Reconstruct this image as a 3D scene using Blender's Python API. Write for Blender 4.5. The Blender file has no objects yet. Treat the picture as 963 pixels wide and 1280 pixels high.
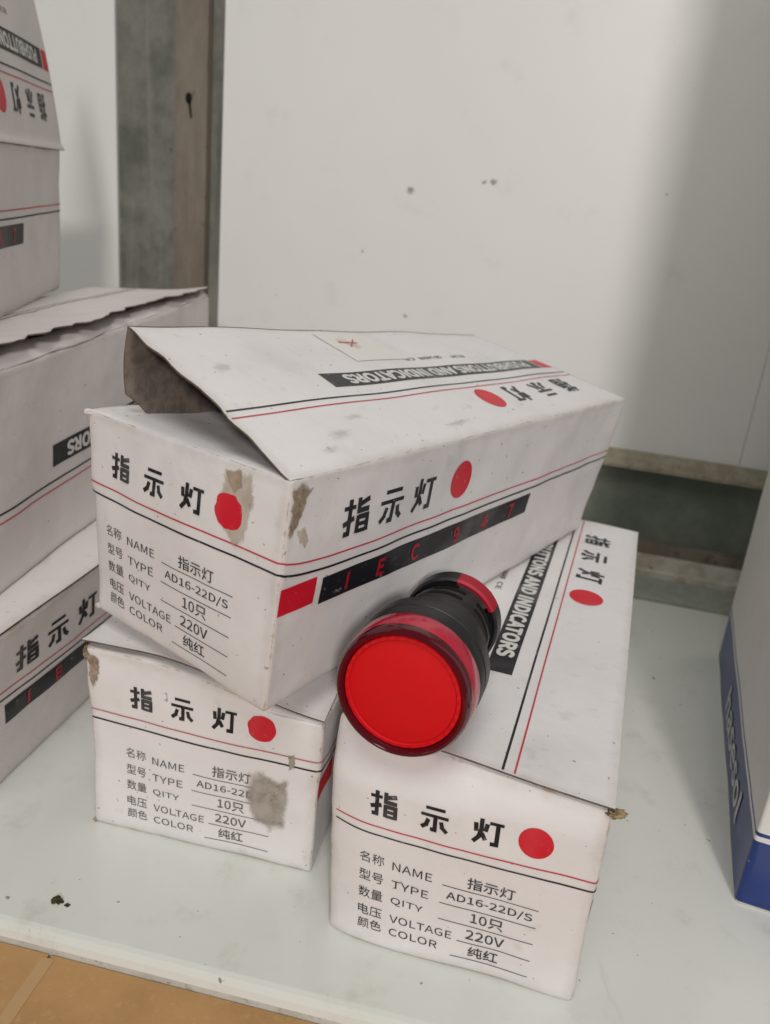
import bpy, bmesh, math, random
from mathutils import Vector, Matrix, noise
R = math.radians
random.seed(7)
SC = bpy.context.scene
COL = SC.collection

# ------------------------------------------------------------------ camera, world, lamps, exposure
cd = bpy.data.cameras.new('camera'); cam = bpy.data.objects.new('camera', cd); COL.objects.link(cam)
cr, cu, cf = Vector((0.994798, 0.035216, 0.095586)), Vector((-0.101867, 0.343906, 0.933462)), Vector((0, 0.938343, -0.345705))
m3 = Matrix((cr, cu, -cf)).transposed()
cam.matrix_world = Matrix.Translation((0, 0, 0.174197)) @ m3.to_4x4()
cd.sensor_width = 36; cd.sensor_fit = 'AUTO'; cd.lens = 1023.86 / 1280 * 36
cd.clip_start = 0.005; cd.clip_end = 50
cd.dof.use_dof = True; cd.dof.focus_distance = 0.205; cd.dof.aperture_fstop = 20
SC.camera = cam

wd = bpy.data.worlds.new('World'); SC.world = wd; wd.use_nodes = True
bg = wd.node_tree.nodes['Background']; bg.inputs[0].default_value = (0.97, 1.0, 0.96, 1); bg.inputs[1].default_value = 0.09

def area_lamp(name, loc, target, size, power, color):
    ld = bpy.data.lights.new(name, 'AREA'); ld.shape = 'DISK'; ld.size = size; ld.energy = power; ld.color = color
    o = bpy.data.objects.new(name, ld); COL.objects.link(o); o.location = loc
    o.rotation_euler = (Vector(target) - Vector(loc)).to_track_quat('-Z', 'Y').to_euler()
    return o
area_lamp('room_light', (0.085, -0.90, 0.56), (0.03, 0.3, 0.08), 0.13, 5.9, (1.0, 0.935, 0.90))
area_lamp('ceiling_light', (-0.05, -0.40, 1.25), (0.0, 0.3, 0.08), 0.70, 5.6, (1.0, 0.985, 0.94))
SC.view_settings.view_transform = 'Standard'; SC.view_settings.look = 'None'
SC.view_settings.exposure = 0.18; SC.view_settings.gamma = 1

# ------------------------------------------------------------------ material helpers
def mat(name, color, rough=0.6, spec=0.4):
    m = bpy.data.materials.new(name); m.use_nodes = True
    b = m.node_tree.nodes['Principled BSDF']
    b.inputs['Base Color'].default_value = (*color, 1); b.inputs['Roughness'].default_value = rough
    b.inputs['Specular IOR Level'].default_value = spec
    return m
class NT:
    """tiny node-tree writer"""
    def __init__(s, m): s.t = m.node_tree; s.b = s.t.nodes['Principled BSDF']
    def n(s, typ, **kw):
        q = s.t.nodes.new(typ)
        for k, v in kw.items():
            if k.startswith('i_'): 
                key = k[2:]; q.inputs[int(key) if key.isdigit() else key].default_value = v
            else: setattr(q, k, v)
        return q
    def l(s, a, b): s.t.links.new(a, b)
    def coord(s, kind='Object'): return s.n('ShaderNodeTexCoord').outputs[kind]
    def noise(s, vec, scale, detail=4, rough=0.6, loc=(0, 0, 0), stretch=(1, 1, 1)):
        mp = s.n('ShaderNodeMapping'); mp.inputs['Location'].default_value = loc; mp.inputs['Scale'].default_value = stretch
        s.l(vec, mp.inputs[0]); q = s.n('ShaderNodeTexNoise'); q.inputs['Scale'].default_value = scale
        q.inputs['Detail'].default_value = detail; q.inputs['Roughness'].default_value = rough
        s.l(mp.outputs[0], q.inputs['Vector']); return q.outputs[0]
    def ramp(s, v, a, b, lo=0.0, hi=1.0):
        q = s.n('ShaderNodeMapRange'); q.interpolation_type = 'SMOOTHSTEP'
        q.inputs[1].default_value = a; q.inputs[2].default_value = b; q.inputs[3].default_value = lo; q.inputs[4].default_value = hi
        s.l(v, q.inputs[0]); return q.outputs[0]
    def math(s, op, a, b=None):
        q = s.n('ShaderNodeMath', operation=op)
        for i, x in enumerate((a, b)):
            if x is None: continue
            if isinstance(x, (int, float)): q.inputs[i].default_value = x
            else: s.l(x, q.inputs[i])
        return q.outputs[0]
    def mix(s, fac, a, b):
        q = s.n('ShaderNodeMix', data_type='RGBA')
        if isinstance(fac, (int, float)): q.inputs[0].default_value = fac
        else: s.l(fac, q.inputs[0])
        for i, x in ((6, a), (7, b)):
            if isinstance(x, tuple): q.inputs[i].default_value = (*x, 1)
            else: s.l(x, q.inputs[i])
        return q.outputs[2]
    def bump(s, h, strength, dist):
        q = s.n('ShaderNodeBump'); q.inputs['Strength'].default_value = strength; q.inputs['Distance'].default_value = dist
        s.l(h, q.inputs['Height']); s.l(q.outputs[0], s.b.inputs['Normal'])

def card_material(name, white, wear=1.0, dirt=1.0):
    m = mat(name, white, 0.48, 0.35); t = NT(m)
    oi = t.n('ShaderNodeObjectInfo').outputs['Random']
    off = t.n('ShaderNodeCombineXYZ'); t.l(t.math('MULTIPLY', oi, 7.3), off.inputs[0]); t.l(t.math('MULTIPLY', oi, 3.1), off.inputs[1])
    add = t.n('ShaderNodeVectorMath', operation='ADD'); t.l(t.coord(), add.inputs[0]); t.l(off.outputs[0], add.inputs[1]); v = add.outputs[0]
    ed = t.n('ShaderNodeAttribute', attribute_name='edge_mm').outputs['Fac']
    smear = t.ramp(t.noise(v, 26, 5, 0.62), 0.46, 0.80, 0, 0.24 * dirt)
    c = t.mix(smear, white, (0.40, 0.355, 0.31))
    streak = t.ramp(t.noise(v, 130, 3, 0.55, (0.3, 0, 0)), 0.63, 0.76, 0, 0.20 * dirt)
    c = t.mix(streak, c, (0.36, 0.33, 0.30))
    speck = t.ramp(t.noise(v, 620, 1, 0.4, (0, 0.7, 0)), 0.755, 0.79, 0, 0.6 * dirt)
    c = t.mix(speck, c, (0.17, 0.14, 0.12))
    n1 = t.noise(v, 170, 5, 0.7, (0.1, 0.2, 0))
    near = t.math('SUBTRACT', t.math('MULTIPLY', n1, 5.2), ed)          # mm left over: >2.6 close to a scuffed edge
    grime = t.ramp(near, -1.2, 3.2, 0, 0.30 * wear)
    c = t.mix(grime, c, (0.37, 0.31, 0.25))
    bare = t.ramp(near, 2.35, 2.9, 0, 0.8 * wear)
    c = t.mix(bare, c, (0.47, 0.38, 0.28))
    t.l(c, t.b.inputs['Base Color'])
    rg = t.ramp(t.noise(v, 60, 4), 0.3, 0.7, 0.40, 0.60); t.l(rg, t.b.inputs['Roughness'])
    t.bump(t.math('ADD', t.noise(v, 420, 4, 0.65), t.math('MULTIPLY', t.noise(v, 75, 3, 0.5, (0.8, 0.2, 0)), 5.0)), 0.16, 0.0004)
    return m
def ink_material(name, color, fade=(0.62, 0.60, 0.58), amount=0.55):
    m = mat(name, color, 0.42, 0.35); t = NT(m); v = t.coord()
    f = t.ramp(t.noise(v, 520, 3, 0.6), 0.62, 0.76, 0, amount)
    g = t.ramp(t.noise(v, 45, 3), 0.45, 0.75, 0, 0.14)
    c = t.mix(g, color, fade); c = t.mix(f, c, fade); t.l(c, t.b.inputs['Base Color'])
    return m
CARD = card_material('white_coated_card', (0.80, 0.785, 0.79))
CARDDARK = card_material('darker_coated_card', (0.73, 0.69, 0.685), 1.0, 0.8)  # slightly darker, warmer base colour for the cartons stacked at the left
BLACK = ink_material('black_ink', (0.014, 0.014, 0.018), amount=0.3)
GREYINK = ink_material('thin_black_ink', (0.045, 0.043, 0.048), amount=0.4)
RED = ink_material('red_ink', (0.66, 0.012, 0.032), (0.72, 0.35, 0.35), 0.35)
LINERED = ink_material('thin_red_ink', (0.55, 0.045, 0.07))
WHITEINK = ink_material('reversed_white_lettering', (0.70, 0.70, 0.68), (0.3, 0.3, 0.3), 0.4)
REDLET = ink_material('red_lettering', (0.40, 0.012, 0.03), (0.2, 0.02, 0.02), 0.4)

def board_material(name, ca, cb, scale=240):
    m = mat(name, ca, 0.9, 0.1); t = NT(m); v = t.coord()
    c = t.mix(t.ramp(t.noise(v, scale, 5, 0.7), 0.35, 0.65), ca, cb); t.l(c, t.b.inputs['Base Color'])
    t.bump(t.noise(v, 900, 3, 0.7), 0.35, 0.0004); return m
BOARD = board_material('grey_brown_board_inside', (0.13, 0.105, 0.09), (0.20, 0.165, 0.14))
TORN = board_material('torn_brown_board', (0.44, 0.365, 0.28), (0.25, 0.19, 0.135), 330)
TUFT = board_material('torn_brown_fibres', (0.40, 0.33, 0.25), (0.20, 0.15, 0.10), 500)
SHRED = board_material('dirty_shredded_board', (0.42, 0.33, 0.20), (0.10, 0.065, 0.035), 600)
def soften(m, a=0.10, b=0.42, amount=0.65, top=1.0, scale=260):
    """ragged, fading outline: opacity from the patch's own edge attribute broken up by noise"""
    t = NT(m); v = t.coord(); e = t.n('ShaderNodeAttribute', attribute_name='edge_mm').outputs['Fac']
    x = t.math('ADD', e, t.math('MULTIPLY', t.math('SUBTRACT', t.noise(v, scale, 6, 0.72), 0.5), amount))
    t.l(t.ramp(x, a, b, 0, top), t.b.inputs['Alpha']); return m
def stain_material(name, ca, cb, cc):
    m = mat(name, ca, 0.85, 0.15); t = NT(m); v = t.coord()
    c = t.mix(t.ramp(t.noise(v, 150, 5, 0.65), 0.38, 0.62), ca, cb)
    c = t.mix(t.ramp(t.noise(v, 500, 4, 0.7, (0.4, 0, 0)), 0.55, 0.7, 0, 0.7), c, cc); t.l(c, t.b.inputs['Base Color'])
    return m
STAIN = stain_material('grey_dirt_patch', (0.34, 0.305, 0.255), (0.46, 0.425, 0.375), (0.20, 0.175, 0.135))
PEEL = stain_material('peeled_paper_scar', (0.62, 0.57, 0.50), (0.52, 0.45, 0.37), (0.36, 0.27, 0.18))
SCUFF = soften(mat('dark_rub_mark', (0.16, 0.15, 0.145), 0.7, 0.2), 0.2, 1.0, 1.6, 0.17, 420)
PEELDARK = stain_material('peeled_brown_scar', (0.36, 0.28, 0.20), (0.46, 0.38, 0.29), (0.27, 0.20, 0.14))
soften(STAIN, 0.08, 0.45, 0.75, 0.9, 120); soften(PEEL, 0.02, 0.30, 0.5, 0.85); soften(PEELDARK, 0.06, 0.40, 0.6, 0.9); soften(TORN, 0.02, 0.34, 0.7, 0.95)

# ------------------------------------------------------------------ object helpers
def empty(name, loc, label, cat, group=None, rz=0.0):
    o = bpy.data.objects.new(name, None); COL.objects.link(o); o.empty_display_size = 0.02
    o.location = loc; o.rotation_euler = (0, 0, rz); o['label'] = label; o['category'] = cat
    if group: o['group'] = group
    return o
def world_of(o):
    m = Matrix.LocRotScale(o.location, o.rotation_euler, None) if o else Matrix()
    return (world_of(o.parent) @ m) if (o and o.parent) else m
class MB:
    """mesh in world space; built as ONE object under its parent"""
    def __init__(s): s.v = []; s.f = []; s.m = []; s.e = []; s.mats = []
    def mi(s, m):
        if m not in s.mats: s.mats.append(m)
        return s.mats.index(m)
    def vert(s, p, e=50.0): s.v.append(tuple(p)); s.e.append(e); return len(s.v) - 1
    def face(s, idx, m): s.f.append(tuple(idx)); s.m.append(s.mi(m))
    def grid(s, fn, us, vs, m, flip=False, edge=None):
        ids = [[s.vert(fn(u, v), edge(u, v) if edge else 50.0) for v in vs] for u in us]
        for i in range(len(us) - 1):
            for j in range(len(vs) - 1):
                q = [ids[i][j], ids[i + 1][j], ids[i + 1][j + 1], ids[i][j + 1]]
                s.face(q[::-1] if flip else q, m)
        return ids
    def build(s, name, parent=None, smooth=True, weld=0.0, angle=None):
        me = bpy.data.meshes.new(name)
        inv = world_of(parent).inverted() if parent else Matrix()
        me.from_pydata([inv @ Vector(p) for p in s.v], [], s.f)
        for m in s.mats: me.materials.append(m)
        for p, k in zip(me.polygons, s.m): p.material_index = k; p.use_smooth = smooth
        a = me.attributes.new('edge_mm', 'FLOAT', 'POINT'); a.data.foreach_set('value', s.e)
        if weld:
            b = bmesh.new(); b.from_mesh(me); bmesh.ops.remove_doubles(b, verts=b.verts, dist=weld); b.to_mesh(me); b.free()
        me.update()
        if angle is not None:
            try: me.set_sharp_from_angle(angle=R(angle))
            except Exception: pass
        o = bpy.data.objects.new(name, me); COL.objects.link(o)
        if parent: o.parent = parent
        return o
def solidify(o, t, offset=-1.0, inner=None, rim=None):
    md = o.modifiers.new('thickness', 'SOLIDIFY'); md.thickness = t; md.offset = offset; md.use_even_offset = False
    if inner:
        if inner.name not in [x.name for x in o.data.materials]: o.data.materials.append(inner)
        md.material_offset = [x.name for x in o.data.materials].index(inner.name); 
        md.material_offset_rim = md.material_offset
    dg = bpy.context.evaluated_depsgraph_get(); dg.update()
    me = bpy.data.meshes.new_from_object(o.evaluated_get(dg)); old = o.data; nm = old.name
    o.modifiers.clear(); o.data = me; bpy.data.meshes.remove(old); me.name = nm
    return o
def lin(a, b, n): return [a + (b - a) * i / n for i in range(n + 1)]
def clustered(n, d):
    """0..d with more cuts close to both ends (metres)"""
    base = [0, 0.0003, 0.0007, 0.0012, 0.002, 0.0032, 0.005]
    mid = lin(0.008, d - 0.008, n)
    return base + mid + [d - x for x in base[::-1]]
def smooth(x): x = max(0.0, min(1.0, x)); return x * x * (3 - 2 * x)

import os
FONT = None
try:                                             # the sans face that ships inside Blender itself
    FONT = bpy.data.fonts.load(os.path.join(bpy.utils.resource_path('LOCAL'), 'datafiles', 'fonts', 'Noto Sans CJK Regular.woff2'))
except Exception: FONT = None
_tc = {}
def text_mesh(body, bold=0.0, shear=0.0):
    """(verts, faces, xmin, xmax, ymin, ymax) of a text at size 1"""
    k = (body, bold, shear)
    if k not in _tc:
        c = bpy.data.curves.new('lettering', 'FONT'); c.body = body; c.size = 1.0; c.offset = bold; c.shear = shear
        c.resolution_u = 3; c.fill_mode = 'FRONT'
        if FONT: c.font = FONT
        o = bpy.data.objects.new('lettering', c); COL.objects.link(o)
        dg = bpy.context.evaluated_depsgraph_get(); dg.update()
        me = bpy.data.meshes.new_from_object(o.evaluated_get(dg))
        vs = [(v.co.x, v.co.y) for v in me.vertices]; fs = [tuple(p.vertices) for p in me.polygons]
        bpy.data.objects.remove(o); bpy.data.curves.remove(c); bpy.data.meshes.remove(me)
        xs = [a for a, b in vs] or [0, 1]; ys = [b for a, b in vs] or [0, 1]
        _tc[k] = (vs, fs, min(xs), max(xs), min(ys), max(ys))
    return _tc[k]
STROKES = {   # the heavy poster-style characters, as brush strokes in a unit square
 '指': [[(0.0, 0.77), (0.44, 0.77)], [(0.24, 1.0), (0.24, 0.05), (0.05, 0.05)], [(0.0, 0.32), (0.42, 0.46)], [(0.57, 1.0), (0.57, 0.63), (1.0, 0.63)], [(0.98, 0.92), (0.58, 0.80)],
        [(0.57, 0.51), (0.57, 0.0)], [(0.57, 0.45), (0.95, 0.45), (0.95, 0.0)], [(0.57, 0.245), (0.95, 0.245)], [(0.57, 0.05), (0.95, 0.05)]],
 '示': [[(0.16, 0.92), (0.86, 0.92)], [(0.0, 0.62), (1.0, 0.62)], [(0.53, 0.62), (0.53, 0.05), (0.36, 0.05)], [(0.28, 0.46), (0.20, 0.20), (0.03, 0.06)], [(0.74, 0.46), (0.80, 0.22), (0.97, 0.06)]],
 '灯': [[(0.05, 0.80), (0.08, 0.46)], [(0.25, 1.0), (0.25, 0.55), (0.18, 0.25), (0.0, 0.02)], [(0.45, 0.82), (0.40, 0.50)], [(0.28, 0.42), (0.42, 0.16)], [(0.52, 0.88), (1.02, 0.88)], [(0.82, 0.88), (0.82, 0.05), (0.60, 0.05)]],
}
class Press:
    """prints on a panel: fn(a, b, lift) -> world point; a, b in metres"""
    def __init__(s, mb, fn): s.mb = mb; s.fn = lambda a, b, e=0.0: fn(a, b, e + 0.00007)
    def text(s, body, a, b, m, size=None, width=None, height=None, bold=0.0, align='C', shear=0.0, lift=0.00011):
        vs, fs, x0, x1, y0, y1 = text_mesh(body, 0.0, shear)
        sy = height / (y1 - y0) if height else size
        sx = width / (x1 - x0) if width else sy
        ox = {'C': (x0 + x1) / 2, 'L': x0, 'R': x1}[align]; oy = (y0 + y1) / 2 if height else 0.35
        sh = [(0.0, 0.0)] if bold <= 0 else [(bold * math.cos(q), bold * math.sin(q)) for q in lin(0, 2 * math.pi, 8 if bold > 0.012 else 4)[:-1]]
        for k, (dx, dy) in enumerate(sh):        # a heavier weight: the same glyphs struck several times
            ids = [s.mb.vert(s.fn(a + (x + dx - ox) * sx, b + (y + dy - oy) * sy, lift + k * 0.000003)) for x, y in vs]
            for f in fs: s.mb.face([ids[i] for i in f], m)
    def glyph(s, ch, a, b, w, h, m, lift=0.00010, fat=0.125):
        for k, pts in enumerate(STROKES[ch]):
            fx = fat * w * (0.78 if abs(pts[0][1] - pts[-1][1]) < 0.05 and len(pts) == 2 else 1.0); n = len(pts); pts2 = [(a + (x - 0.5) * w, b + (y - 0.5) * h) for x, y in pts]
            for i in range(n - 1):
                (x0, y0), (x1, y1) = pts2[i], pts2[i + 1]; L_ = math.hypot(x1 - x0, y1 - y0) or 1e-9
                ux, uy = (x1 - x0) / L_, (y1 - y0) / L_; e0 = 0.0 if i == 0 else fx * 0.48; px, py = -uy * fx / 2, ux * fx / 2
                q = [(x0 - ux * e0 + px, y0 - uy * e0 + py), (x0 - ux * e0 - px, y0 - uy * e0 - py), (x1 - px, y1 - py), (x1 + px, y1 + py)]
                s.mb.face([s.mb.vert(s.fn(x, y, lift + (k * 2 + i) * 0.000003)) for x, y in q], m)
    def rect(s, a0, a1, b0, b1, m, lift=0.00006, step=0.0013, slant=0.0):
        n = max(1, int(abs(a1 - a0) / step)); k = max(1, int(abs(b1 - b0) / step))
        s.mb.grid(lambda a, b: s.fn(a + slant * (b - b0), b, lift), lin(a0, a1, n), lin(b0, b1, k), m)
    def stripe(s, a0, a1, bf, w, m, lift=0.00006, step=0.002):
        n = max(2, int(abs(a1 - a0) / step))
        s.mb.grid(lambda a, q: s.fn(a, bf(a) + q, lift), lin(a0, a1, n), [-w / 2, w / 2], m)
    def disc(s, a, b, ra, rb, m, lift=0.00008, rag=0.0, seed=0):
        rings = [[s.mb.vert(s.fn(a, b, lift))]]
        for k in (0.5, 1.0):
            rings.append([s.mb.vert(s.fn(a + ra * k * math.cos(t) * (1 + rag * noise.noise((math.cos(t) * 2 + seed, math.sin(t) * 2, k))),
                                         b + rb * k * math.sin(t) * (1 + rag * noise.noise((math.cos(t) * 2 + seed, math.sin(t) * 2, k))), lift)) for t in lin(0, 2 * math.pi, 40)[:-1]])
        for i in range(40):
            j = (i + 1) % 40
            s.mb.face((rings[0][0], rings[1][i], rings[1][j]), m); s.mb.face((rings[1][i], rings[2][i], rings[2][j], rings[1][j]), m)
    def patch(s, pts, m, lift=0.00009, jag=0.0006, seed=0):
        """irregular outline (a, b), roughened"""
        out = []
        for i, p in enumerate(pts):
            q = pts[(i + 1) % len(pts)]; n = max(2, int(math.dist(p, q) / 0.0007))
            for k in range(n):
                t = k / n; x = p[0] + (q[0] - p[0]) * t; y = p[1] + (q[1] - p[1]) * t
                z = Vector((x * 900 + seed, y * 900, seed)); d = noise.noise_vector(z)
                out.append((x + d[0] * jag, y + d[1] * jag))
        ca = sum(p[0] for p in out) / len(out); cb = sum(p[1] for p in out) / len(out)
        c = s.mb.vert(s.fn(ca, cb, lift), 1.0)
        rg = [[s.mb.vert(s.fn(ca + (a - ca) * k, cb + (b - cb) * k, lift), 1.0 - k) for a, b in out] for k in (0.33, 0.66, 1)]
        n = len(out)
        for i in range(n):
            j = (i + 1) % n; s.mb.face((c, rg[0][i], rg[0][j]), m)
            for k in (0, 1): s.mb.face((rg[k][i], rg[k + 1][i], rg[k + 1][j], rg[k][j]), m)

# ------------------------------------------------------------------ carton artwork (all boxes carry the same print)
BW, BL, BH = 0.066, 0.186, 0.0574
def art_end(P, blank=()):
    W, H = BW, BH
    for u, ch in ((0.197, '指'), (0.392, '示'), (0.588, '灯')):
        P.glyph(ch, u * W, 0.787 * H, 0.0068, 0.0066, BLACK, fat=0.155)
    P.stripe(0.0, W, lambda a: 0.666 * H, 0.00042, LINERED, step=0.0008); P.stripe(0.0, W, lambda a: 0.617 * H, 0.00050, BLACK, step=0.0008)
    rows = (('名称', 'NAME', '指示灯', 0.440, 0.455), ('型号', 'TYPE', 'AD16-22D/S', 0.346, 0.361), ('数量', 'QITY', '10只', 0.256, 0.271),
            ('电压', 'VOLTAGE', '220V', 0.165, 0.179), ('颜色', 'COLOR', '纯红', 0.073, 0.105))
    for i, (zh, en, val, line, lab) in enumerate(rows):
        P.text(zh, 0.112 * W, (lab + 0.012) * H, GREYINK, width=0.0066, height=0.0031, align='L')
        P.text(en, 0.245 * W, (lab + 0.004) * H, GREYINK, width=(0.0104, 0.0098, 0.0086, 0.0166, 0.0131)[i], height=0.0023, align='L')
        a0 = (0.442, 0.437, 0.437, 0.518, 0.498)[i] * W
        P.stripe(a0, 0.806 * W, lambda a: line * H, 0.00022, GREYINK)
        P.text(val, 0.625 * W, (line + 0.047) * H, GREYINK, width=(0.0118, 0.0215, 0.0083, 0.0098, 0.0078)[i], height=(0.0034, 0.0027, 0.0032, 0.0028, 0.0033)[i], bold=0.003)
def curve_in(v0, dv): return lambda a: (v0 + dv * math.exp(-a / 0.008)) * BH
def art_side(P):
    L, H = BL, BH
    for s_, ch in ((0.129, '指'), (0.203, '示'), (0.282, '灯')):
        P.glyph(ch, s_ * L, 0.77 * H, 0.0092, 0.0090, BLACK, fat=0.15)
    P.disc(0.385 * L, 0.775 * H, 0.0055, 0.0055, RED)
    P.stripe(0.0, L, curve_in(0.622, 0.045), 0.00045, LINERED, step=0.0009); P.stripe(0.0, L, curve_in(0.574, 0.043), 0.0006, BLACK, step=0.0009)
    P.rect(0.0007, 0.0125, 0.432 * H, 0.553 * H, RED); P.rect(0.0146, 0.645 * L, 0.413 * H, 0.537 * H, BLACK)
    for s_, ch in ((0.131, 'I'), (0.203, 'E'), (0.286, 'C'), (0.400, '9'), (0.488, '4'), (0.578, '7')):
        P.text(ch, s_ * L, 0.473 * H, REDLET, height=0.0045, bold=0.014, lift=0.00016)
def art_top(P, sticker=False, W=BW):
    L = BL
    for s_, ch in ((0.123, '指'), (0.223, '示'), (0.328, '灯')):
        P.glyph(ch, s_ * L, 0.772 * W, 0.0100, 0.0094, BLACK, fat=0.15)
    P.disc(0.428 * L, 0.772 * W, 0.0056, 0.0056, RED)
    P.stripe(0.001, L - 0.0006, lambda a: 0.662 * W, 0.00045, LINERED); P.stripe(0.001, L - 0.0006, lambda a: 0.620 * W, 0.0006, BLACK)
    P.rect(0.0015, 0.0095, 0.437 * W, 0.548 * W, RED); P.rect(0.0112, 0.762 * L, 0.437 * W, 0.548 * W, BLACK)
    P.text('PUSHBUTTONS AND INDICATORS', 0.408 * L, 0.4925 * W, WHITEINK, width=0.114, height=0.0046, bold=0.020)
    for s_, w in ((0.30, 0.010), (0.40, 0.014), (0.47, 0.006)):
        P.text('CE' if w < 0.008 else 'GB 14048' if w > 0.012 else 'IEC 947', s_ * L, 0.345 * W, GREYINK, width=w, height=0.0018, bold=0.004)

# ------------------------------------------------------------------ cartons
def nz(p, sc, seed): return noise.noise(Vector(p) * sc + Vector((seed * 3.7, seed * 1.3, -seed)))
class Carton:
    """one printed board box: eight world corners, rounded edges, gentle bulges"""
    def __init__(s, corners, w, l, h, seed, r=0.0011, bulge=0.0009, rough=0.0008, extra=None):
        s.c = {k: Vector(v) for k, v in corners.items()}; s.w, s.l, s.h, s.r, s.seed, s.bulge, s.rough, s.extra = w, l, h, r, seed, bulge, rough, extra
    def warp(s, x, y, z):
        a, b, c = x / s.w, y / s.l, z / s.h; p = Vector()
        for (i, j, k), q in s.c.items(): p += q * ((a if i else 1 - a) * (b if j else 1 - b) * (c if k else 1 - c))
        return p
    def at(s, x, y, z, e=0.0):
        """box coordinates on the hull (metres) -> world, pushed out by e"""
        d = (s.w, s.l, s.h); p = (x, y, z); r = s.r
        q = Vector([min(max(t, r), D - r) for t, D in zip(p, d)])
        n = Vector(p) - q
        if n.length > 1e-9: n.normalize(); p2 = q + n * (r + e)
        else: n = Vector(); p2 = Vector(p)
        fx, fy, fz = [math.sin(math.pi * min(max(t / D, 0), 1)) for t, D in zip(p, d)]
        k = s.bulge * (fy * fz * abs(n.x) + fx * fz * abs(n.y) + fx * fy * abs(n.z))
        k += s.rough * (nz(p, 38, s.seed) + 0.35 * nz(p, 120, s.seed + 5))
        p2 += n * k
        if s.extra: p2 += s.extra(*p)
        return s.warp(*p2)
    def front(s, a, b, e=0): return s.at(a, 0, b, e)
    def right(s, a, b, e=0): return s.at(s.w, a, b, e)
    def top(s, a, b, e=0): return s.at(b, s.l - a, s.h, e)
    def right_turned(s, a, b, e=0): return s.at(s.w, s.l - a, s.h - b, e)
    def shell(s, mb, m, skip=()):
        X, Y, Z = clustered(24, s.w), clustered(62, s.l), clustered(20, s.h)
        def ed(A, B): return lambda u, v: min(u, A - u, v, B - v) * 1000
        if 'front' not in skip: mb.grid(lambda u, v: s.at(u, 0, v), X, Z, m, False, ed(s.w, s.h))
        if 'back' not in skip: mb.grid(lambda u, v: s.at(u, s.l, v), X, Z, m, True, ed(s.w, s.h))
        if 'left' not in skip: mb.grid(lambda u, v: s.at(0, u, v), Y, Z, m, True, ed(s.l, s.h))
        if 'right' not in skip: mb.grid(lambda u, v: s.at(s.w, u, v), Y, Z, m, False, ed(s.l, s.h))
        if 'bottom' not in skip: mb.grid(lambda u, v: s.at(u, v, 0), X, Y, m, True, ed(s.w, s.l))
        if 'top' not in skip: mb.grid(lambda u, v: s.at(u, v, s.h), X, Y, m, False, ed(s.w, s.l))
    def lid(s, parent, m, lift=0.0007, front=lambda u: -0.0004, back=0.0002, side=0.0002, raise_=None, art=None, name='lid', edge_jag=0.0):
        """closed lid panel lying on the top; front(u) = where its front edge runs (metres from the box front)"""
        def f(a, b, e=0.0):           # a from the back, b across
            t = a / s.l; u = b / s.w
            y0 = front(u); y = (s.l - back) * (1 - t) + y0 * t
            x = -side + (s.w + 2 * side) * u
            z = s.h + lift + (raise_(u, 1 - t) if raise_ else 0.0)
            k = s.bulge * math.sin(math.pi * u) * math.sin(math.pi * min(max(t, 0), 1)) + 0.7 * s.rough * nz((x, y, z), 38, s.seed)
            if edge_jag: x += edge_jag * nz((0, y, 0), 160, s.seed) * u
            p = Vector((x, y, z + k + e))
            if s.extra: p += s.extra(x, y, s.h)
            p = s.warp(*p)
            return p
        mb = MB(); A, B = clustered(62, s.l), clustered(24, s.w)
        mb.grid(f, A, B, m, False, lambda u, v: min(u, s.l - u, v, s.w - v) * 1000 + 0.6)
        o = mb.build(name, parent); solidify(o, 0.0005, 1.0, BOARD)
        return o, f
def flip_check(o): pass

GROUP = 'printed indicator light cartons'
def printed(parent, name, fn, art, **kw):
    mb = MB(); P = Press(mb, fn); art(P, **kw); return mb

def append_print(o, mb):
    """joins a printed layer into an already built panel mesh"""
    inv = world_of(o.parent).inverted(); me = o.data
    nv, nf = len(me.vertices), len(me.polygons)
    b = bmesh.new(); b.from_mesh(me); lay = b.verts.layers.float.get('edge_mm')
    base = []
    for m in mb.mats:
        if m.name not in [x.name for x in me.materials]: me.materials.append(m)
        base.append([x.name for x in me.materials].index(m.name))
    vs = [b.verts.new(inv @ Vector(p)) for p in mb.v]
    for v, e_ in zip(vs, mb.e): v[lay] = e_
    for f, k in zip(mb.f, mb.m):
        try: q = b.faces.new([vs[i] for i in f])
        except ValueError: continue
        q.material_index = base[k]; q.smooth = False
    b.to_mesh(me); b.free(); me.update()

def crumple(name, parent, center, size, m, seed, stretch=(1, 1, 1), sub=3, amp=0.9):
    """one torn, crumpled tuft of board"""
    b = bmesh.new(); bmesh.ops.create_icosphere(b, subdivisions=sub, radius=1.0)
    for v in b.verts:
        d = 1 + amp * noise.noise(v.co * 2.3 + Vector((seed, 0, 0))) + 0.6 * amp * noise.noise(v.co * 6 + Vector((0, seed, 0)))
        v.co = Vector((v.co.x * stretch[0], v.co.y * stretch[1], v.co.z * stretch[2])) * d * size + Vector(center)
    inv = world_of(parent).inverted()
    for v in b.verts: v.co = inv @ v.co
    me = bpy.data.meshes.new(name); b.to_mesh(me); b.free(); me.materials.append(m)
    o = bpy.data.objects.new(name, me); COL.objects.link(o); o.parent = parent
    return o

def base_of(c): return (c[(0, 0, 0)][0] + c[(1, 0, 0)][0]) / 2, (c[(0, 0, 0)][1] + c[(1, 0, 0)][1]) / 2, c[(0, 0, 0)][2]
def yaw_of(c): a, b = Vector(c[(0, 0, 0)]), Vector(c[(1, 0, 0)]); d = b - a; return math.atan2(d.y, d.x)
def carton_root(c, label): return empty('carton', base_of(c), label, 'carton', GROUP, yaw_of(c))

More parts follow.
